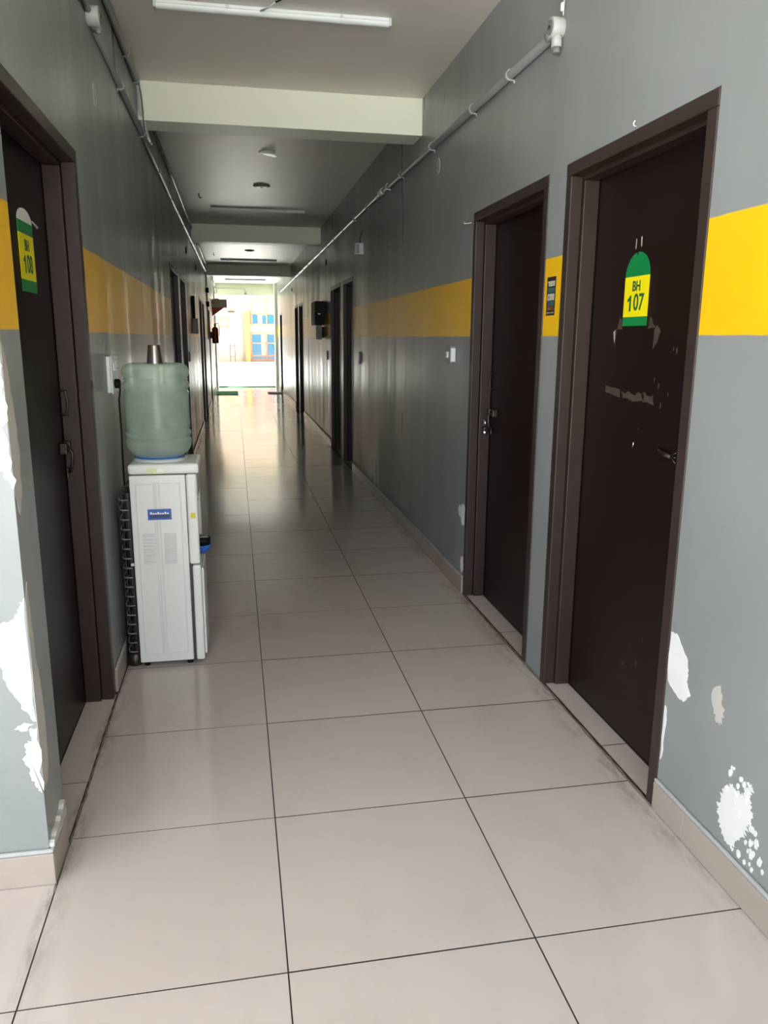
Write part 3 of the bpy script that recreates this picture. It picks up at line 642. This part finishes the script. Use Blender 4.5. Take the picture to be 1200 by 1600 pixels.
# dark round blanks
def blank(X, s, y, zc, label):
    m = MB().lathe([(0.040, 0.0), (0.042, 0.004), (0.036, 0.010), (0.02, 0.011)], 20, 'x', (0, 0, 0)); m.v = [(X-s*x, y+yy, zc+zz) for x, yy, zz in m.v]
    o = m.build('round_blank', 'black_plastic'); tag(o, label, 'wall fitting', 'dark round wall blanks')
for X, s, y, zc, lab in ((WR, 1, 10.75, 2.41, 'dark round blank above the middle right door pair'), (WR, 1, 17.1, 2.42, 'dark round blank above the far right door pair'),
                         (WL, -1, 9.9, 2.43, 'dark round blank above the left door pair behind the bottle'), (WL, -1, 12.3, 2.43, 'dark round blank above the left lamp box')):
    blank(X, s, y, zc, lab)

# ------------------------------------------------------------------ water dispenser
D = thing('water_dispenser', 'white water dispenser standing against the left wall', 'water dispenser', (0.20, 3.47, 0))
y0, y1 = 3.33, 3.61
body = MB().box(0.075, 0.303, y0, y1, 0.022, 0.858).build('body', 'appliance_white', D, 0.004, 2)
def rim(x0, x1, z0, z1, t=0.0055, d=0.0042):
    m = MB(); m.box(x0, x1, y0-d, y0-0.0002, z1-t, z1); m.box(x0, x1, y0-d, y0-0.0002, z0, z0+t)
    m.box(x0, x0+t, y0-d, y0-0.0002, z0+t, z1-t); m.box(x1-t, x1, y0-d, y0-0.0002, z0+t, z1-t); return m
for x0, x1 in ((0.098, 0.176), (0.192, 0.284)):
    rim(x0, x1, 0.06, 0.825).build('pressed_panel', 'appliance_white', body, 0.0019, 2)
MB().box(0.179, 0.189, y0-0.0046, y0-0.0002, 0.05, 0.832).build('pressed_rib', 'appliance_white', body, 0.002, 2)
for x0, x1 in ((0.117, 0.166), (0.204, 0.256)):
    for k in range(10):
        zc = 0.602-k*0.0138
        m = MB(); m._add([(x0, y0-0.0002, zc-0.004), (x1, y0-0.0002, zc-0.004), (x1, y0-0.0095, zc-0.0035), (x0, y0-0.0095, zc-0.0035), (x0, y0-0.0002, zc+0.005), (x1, y0-0.0002, zc+0.005)],
               [(0,1,2,3), (3,2,5,4), (0,3,4), (1,5,2), (0,4,5,1)])
        m.build('louvre', 'appliance_white', body)
MB().box(0.143, 0.240, y0-0.0062, y0-0.0047, 0.668, 0.714).build('badge', 'sticker_blue', body)['label'] = 'blue rectangular badge'
MB().box(0.151, 0.232, y0-0.0068, y0-0.0063, 0.676, 0.690).build('badge_print', 'sticker_navy', body)
m = MB()
for k in range(8): m.box(0.153+k*0.0098, 0.153+k*0.0098+0.0075, y0-0.0068, y0-0.0063, 0.692, 0.692+(0.006 if k % 3 else 0.010))
m.build('badge_print', 'sticker_white', body)
cap = MB().box(0.072, 0.362, y0-0.003, y1+0.002, 0.862, 0.906).build('top_cover', 'appliance_white', D, 0.012, 3)
MB().box(0.150, 0.222, y0-0.0038, y0-0.0031, 0.866, 0.888).build('cover_sticker', 'sticker_green', cap)
MB().box(0.190, 0.218, y0-0.0044, y0-0.0039, 0.871, 0.888).build('cover_sticker', 'sticker_white', cap)
MB().lathe([(0.118, 0.9065), (0.116, 0.912), (0.110, 0.914), (0.107, 0.9185), (0.099, 0.919), (0.095, 0.913), (0.05, 0.9068)], 40, 'z', (0.193, 3.47, 0)).build('bottle_collar', 'pvc_white', D)
MB().lathe([(0.101, 0.9195), (0.1055, 0.9195), (0.1065, 0.9255), (0.1045, 0.9255)], 40, 'z', (0.193, 3.47, 0)).build('collar_ring', 'tray_blue', D)
fa = MB().box(0.305, 0.350, y0+0.001, y0+0.034, 0.462, 0.860).build('front_fascia', 'appliance_white', D, 0.010, 3)
MB().box(0.305, 0.350, y1-0.034, y1-0.001, 0.462, 0.860).build('front_fascia', 'appliance_white', D, 0.010, 3)
MB().box(0.305, 0.312, y0+0.0345, y1-0.0345, 0.462, 0.740).build('alcove_back', 'appliance_white', D)
MB().box(0.305, 0.350, y0+0.0345, y1-0.0345, 0.741, 0.860).build('control_panel', 'appliance_white', D, 0.006, 2)
MB().box(0.318, 0.340, y0-0.0006, y0+0.0006, 0.668, 0.692).build('warning_sticker', 'sticker_yellow', fa)
MB().box(0.3035, 0.314, y0+0.004, y1-0.004, 0.024, 0.461).build('gap_shade', 'appliance_shadow', D)  # dark strip filling the door gap, shade put into its colour
dr = MB().box(0.315, 0.352, y0+0.001, y1-0.001, 0.018, 0.458).build('cabinet_door', 'appliance_white', D, 0.009, 3)
MB().box(0.3525, 0.362, y0+0.02, y1-0.02, 0.04, 0.44).build('door_panel', 'appliance_white', dr, 0.008, 3)
MB().lathe([(0.020, 0.478), (0.034, 0.494), (0.042, 0.512), (0.043, 0.516), (0.038, 0.516)], 28, 'z', (0.352, 3.47, 0)).build('drip_tray', 'tray_blue', D)
MB().lathe([(0.041, 0.5165), (0.042, 0.545), (0.036, 0.552), (0.030, 0.552)], 28, 'z', (0.350, 3.47, 0)).build('tray_rim', 'black_plastic', D)
m = MB()
for k in range(8): m.box(0.318, 0.382, 3.442+k*0.0075, 3.445+k*0.0075, 0.5525, 0.556)
m.build('tray_grille', 'grey_plastic', D)
for yy, mt in ((3.43, 'tray_blue'), (3.51, 'extinguisher_red')):
    tp = MB().tube([(0.3125, yy, 0.70), (0.328, yy, 0.70), (0.334, yy, 0.69), (0.334, yy, 0.655)], 0.008, 10).build('tap', 'pvc_white', D)
    MB().box(0.324, 0.344, yy-0.009, yy+0.009, 0.7085, 0.722).build('tap_lever', mt, tp, 0.003, 2)
for xx in (0.10, 0.285):
    for yy in (y0+0.03, y1-0.03): MB().lathe([(0.012, 0.0), (0.014, 0.004), (0.012, 0.0215)], 14, 'z', (xx, yy, 0.0005)).build('foot', 'black_plastic', D)
# condenser behind the body
co = MB().box(0.050, 0.0735, y0+0.02, y1-0.02, 0.06, 0.785).build('condenser', 'coil_black', D, 0.006, 2)
for k in range(17):
    zc = 0.075+k*0.0425
    MB().tube([(0.066, y0+0.004, zc), (0.044, y0+0.002, zc), (0.032, y0+0.010, zc), (0.026, y0+0.03, zc+0.004), (0.026, y1-0.03, zc+0.004), (0.034, y1-0.006, zc), (0.066, y1-0.004, zc)], 0.0032, 6).build('condenser_wire', 'grey_plastic', co)
for yy in (y0+0.03, 3.42, 3.51, y1-0.03): MB().tube([(0.022, yy, 0.045), (0.022, yy, 0.775), (0.045, yy, 0.80), (0.06, yy, 0.79)], 0.004, 6).build('condenser_tube', 'coil_black', co)
MB().lathe([(0.032, 0.004), (0.034, 0.008), (0.034, 0.055), (0.025, 0.062)], 18, 'z', (0.048, y0+0.045, 0)).build('compressor_can', 'dark_steel', D)
MB().box(0.060, 0.074, y0+0.002, y0+0.014, 0.465, 0.478).build('cable_clip', 'pvc_white', D, 0.003, 2)

# bottle upside down in the collar
cx, cy = 0.193, 3.47
prof = [(0.045, 0.908), (0.070, 0.909), (0.092, 0.9165), (0.1055, 0.930), (0.121, 0.942), (0.131, 0.956), (0.1365, 0.974), (0.1375, 0.990), (0.135, 1.000), (0.1290, 1.006), (0.1350, 1.013), (0.1380, 1.022), (0.1355, 1.031), (0.1280, 1.038),
        (0.1335, 1.046), (0.1340, 1.060), (0.1335, 1.10), (0.1335, 1.15), (0.1338, 1.185), (0.1350, 1.196), (0.1280, 1.204), (0.1345, 1.213), (0.1385, 1.224), (0.1360, 1.236), (0.1280, 1.244), (0.1345, 1.251), (0.1300, 1.257),
        (0.1355, 1.264), (0.1395, 1.276), (0.1385, 1.290), (0.1330, 1.303), (0.122, 1.313), (0.105, 1.318), (0.085, 1.316), (0.060, 1.309), (0.042, 1.306)]
inner = [(max(r-0.0035, 0.001), h+(0.003 if i < 4 else (-0.003 if i > 31 else 0))) for i, (r, h) in enumerate(prof)]
B = thing('water_bottle', 'translucent green twenty-litre water bottle upside down on the dispenser', 'water bottle', (cx, cy, 0.91))
m = MB(); nseg = 56
vs = []; fs = []
for ring_ in (prof,):
    for r, h in ring_:
        for k in range(nseg):
            a = 2*PI*k/nseg; vs.append((cx+r*math.cos(a), cy+r*math.sin(a), h))
L = len(prof)
for w in (0,):
    o = w*L*nseg
    for i in range(L-1):
        for k in range(nseg):
            f = (o+i*nseg+k, o+i*nseg+(k+1) % nseg, o+(i+1)*nseg+(k+1) % nseg, o+(i+1)*nseg+k); fs.append(f if w == 0 else f[::-1])
    fs.append(tuple(o+k for k in range(nseg)) if w else tuple(o+k for k in reversed(range(nseg))))
    fs.append(tuple(o+(L-1)*nseg+k for k in reversed(range(nseg))) if w else tuple(o+(L-1)*nseg+k for k in range(nseg)))
m._add(vs, fs, True)
me = bpy.data.meshes.new('shell'); me.from_pydata(m.v, [], m.f); me.materials.append(M['bottle_plastic']); me.polygons.foreach_set('use_smooth', [True]*len(m.f))
o = bpy.data.objects.new('shell', me); C.objects.link(o); attach(o, B)
# steel tumbler on top
T_ = thing('steel_tumbler', 'steel tumbler turned upside down on top of the water bottle', 'tumbler', (cx, cy, 1.3065))
MB().lathe([(0.0335, 1.3068), (0.0345, 1.309), (0.0338, 1.312), (0.0245, 1.390), (0.0235, 1.393), (0.0205, 1.393), (0.0195, 1.3905), (0.003, 1.3905)], 40, 'z', (cx, cy, 0)).build('cup', 'steel', T_)

# ------------------------------------------------------------------ far end
root = thing('fire_extinguisher', 'dark red fire extinguisher hung on the left wall near the exit', 'fire extinguisher', (0.11, 18.95, 1.28))
ex, ey = 0.105, 18.9
MB().lathe([(0.06, 1.285), (0.072, 1.292), (0.074, 1.31), (0.074, 1.60), (0.066, 1.635), (0.035, 1.66), (0.022, 1.668), (0.022, 1.69)], 28, 'z', (ex, ey, 0)).build('cylinder', 'extinguisher_red', root)
vl = MB().lathe([(0.026, 1.6905), (0.026, 1.72), (0.012, 1.726)], 16, 'z', (ex, ey, 0)).build('valve', 'dark_steel', root)
MB().box(ex-0.015, ex+0.085, ey-0.012, ey+0.012, 1.727, 1.745).build('lever', 'extinguisher_red', vl, 0.004, 2)
MB().tube([(ex+0.02, ey, 1.705), (ex+0.085, ey, 1.70), (ex+0.095, ey, 1.62), (ex+0.088, ey, 1.45)], 0.009, 8).build('hose', 'black_plastic', root)
MB().box(0.0004, 0.030, ey-0.04, ey+0.04, 1.40, 1.55).build('wall_bracket', 'black_plastic', root)
root = thing('speckled_wall_box', 'speckled grey box on a red triangular bracket by the exit', 'box', (0.2, 21.0, 2.17))
MB().box(0.006, 0.375, 20.95, 21.30, 2.172, 2.375).build('box', 'speckled_box', root, 0.006, 2)
MB().prism([(0.006, 2.170), (0.30, 2.170), (0.006, 1.955)], lambda u, v, w: (u, 20.98+0.28*w, v)).build('bracket', 'bracket_red', root)
MB().prism(jag([(0.06, 2.377), (0.20, 2.377), (0.16, 2.40), (0.10, 2.40)], 2, 0.004), lambda u, v, w: (u, 21.0+0.2*w, v)).build('lid_flap', 'black_plastic', root)
root = thing('drop_pipe', 'white pipe running down the left wall by the far doors', 'pipe', (0.02, 16.6, 1.4))
MB().tube([(0.02, 16.6, 2.80), (0.02, 16.6, 2.1), (0.02, 16.6, 1.38)], 0.016, 10).build('pipe', 'pvc_white', root)
for zz in (2.35, 2.08): MB().box(0.0004, 0.06, 16.54, 16.66, zz-0.05, zz+0.05).build('joint_box', 'black_plastic', root, 0.006, 2)
for k in range(5):
    pts = []; y = 17.7; zc = 2.82-0.03*k
    while y < 22.4:
        pts.append((0.03+0.02*k+random.uniform(-0.008, 0.012), y, zc-0.06*k*math.sin((y-17.7)/4.7*PI)*0.9+random.uniform(-0.04, 0.04))); y += 0.45
    tag(MB().tube(pts, 0.009 if k % 2 else 0.006, 6).build('sagging_cable', 'pvc_white' if k % 2 else 'black_wire'), ('uppermost thin black cable', 'upper pale cable', 'middle thin black cable', 'lower pale cable', 'lowest thin black cable')[k]+' in the sagging bundle high on the left wall by the exit', 'cable', 'sagging cables by the exit')
root = thing('bulb_holder', 'white pipe and bulb holder on the last beam over the exit', 'lamp holder', (0.9, 23.38, 2.7))
MB().tube([(0.06, 23.385, 2.79), (0.80, 23.385, 2.785), (0.87, 23.385, 2.78), (0.892, 23.385, 2.76), (0.895, 23.385, 2.70)], 0.013, 8).build('pipe', 'pvc_white', root)
MB().box(0.855, 0.935, 23.35, 23.3995, 2.615, 2.70).build('holder', 'pvc_white', root, 0.01, 3)
MB().lathe([(0.016, 0.0), (0.016, 0.012), (0.008, 0.02)], 12, 'y', (0.893, 23.33, 2.65)).build('socket', 'black_plastic', root)
tag(MB().box(0.03, 0.585, 20.25, 21.45, 0.001, 0.018).build('door_mat', 'mat_green', bevel=0.005), 'green mat on the left floor before the exit', 'mat')
tag(MB().box(1.36, 1.74, 20.4, 21.1, 0.001, 0.012).build('door_mat', 'mat_brown', bevel=0.004), 'thin brown mat at the right floor edge before the exit', 'mat')
tag(MB().box(0.02, 1.75, 23.42, 24.0, 0.001, 0.022).build('door_mat', 'mat_green', bevel=0.005), 'long green strip of matting across the exit threshold', 'mat')

# ------------------------------------------------------------------ outside
tag(MB().box(-40, 40, END+0.3, 90, -0.15, 0.0).build('yard_ground', 'yard'), 'bright pale paved yard beyond the exit', 'ground', kind='structure')
tag(MB().box(-40, 40, -60, NEAR, -0.15, 0.0).build('forecourt_ground', 'yard'), 'pale paved forecourt behind the lobby', 'ground', kind='structure')
FB = thing('white_building', 'white building with blue windows across the yard seen through the exit', 'building', (1.5, 48, 0))
MB().box(-10, 14, 48.02, 56, 0, 7.0).build('wall', 'facade_white', FB)
def window(x0, x1, z0, z1, cols, rows, panes):
    w = MB(); t = 0.06
    w.box(x0-t, x1+t, 47.94, 48.015, z1, z1+t); w.box(x0-t, x1+t, 47.94, 48.015, z0-t, z0); w.box(x0-t, x0, 47.94, 48.015, z0, z1); w.box(x1, x1+t, 47.94, 48.015, z0, z1)
    for c in cols: w.box(c-t/2, c+t/2, 47.95, 48.015, z0, z1)
    for r in rows: w.box(x0, x1, 47.96, 48.015, r-t/2, r+t/2)
    wo = w.build('window', 'window_frame', FB)
    for a, b, c, d in panes: MB().box(a, b, 47.985, 48.012, c, d).build('pane', 'window_glass', wo)
window(1.60, 3.60, 2.22, 3.60, (2.47,), (2.80,), [(1.66, 1.95, 2.26, 2.75), (2.22, 2.42, 2.26, 2.70), (2.53, 3.4, 2.26, 2.74)])
window(1.56, 3.60, 0.16, 1.66, (2.43,), (0.35, 1.10), [(1.60, 2.12, 0.42, 1.6), (2.5, 3.3, 0.42, 1.6), (1.60, 2.38, 0.18, 0.31), (2.5, 3.2, 0.18, 0.31)])
window(-0.19, 0.20, 2.06, 2.50, (), (), [])
window(-4.6, -2.6, 0.16, 1.66, (-3.6,), (1.10,), [(-4.5, -3.7, 0.2, 1.6), (-3.5, -2.7, 0.2, 1.6)]); window(5.2, 7.2, 0.16, 1.66, (6.2,), (1.10,), [(5.3, 6.1, 0.2, 1.6), (6.3, 7.1, 0.2, 1.6)])
MB().box(1.20, 1.48, 47.80, 48.015, 0, 2.92).build('pillar', 'facade_yellow', FB)
MB().box(0.98, 1.03, 47.9, 48.015, 0.1, 2.9).build('drain_pipe', 'grey_plastic', FB)
MB().box(0.22, 0.62, 47.6, 48.015, 2.86, 2.93).build('lamp_bracket', 'dark_steel', FB)
root = thing('metal_barrier', 'small grey metal barrier standing before the white building', 'barrier', (0.42, 46.5, 0))
for xx in (0.29, 0.56): MB().box(xx-0.02, xx+0.02, 46.48, 46.52, 0.0, 1.08).build('post', 'dark_steel', root)
for zz in (0.35, 0.95): MB().box(0.31, 0.54, 46.485, 46.515, zz-0.015, zz+0.015).build('rail', 'dark_steel', root)
root = thing('potted_plant', 'green leafy plant in front of the blue ground floor window', 'plant', (3.1, 47.0, 0))
MB().lathe([(0.12, 0.0), (0.16, 0.3), (0.17, 0.32), (0.15, 0.31)], 16, 'z', (3.15, 47.0, 0)).build('pot', 'facade_white', root)
for k in range(16):
    a = random.uniform(0, 2*PI); hh = random.uniform(0.4, 0.9); rr_ = random.uniform(0.2, 0.5)
    MB().tube([(3.15, 47.0, 0.3), (3.15+rr_*0.4*math.cos(a), 47+rr_*0.4*math.sin(a), 0.3+hh*0.7), (3.15+rr_*math.cos(a), 47+rr_*math.sin(a), 0.3+hh)], [0.01, 0.05, 0.008], 5).build('leaf', 'foliage', root)
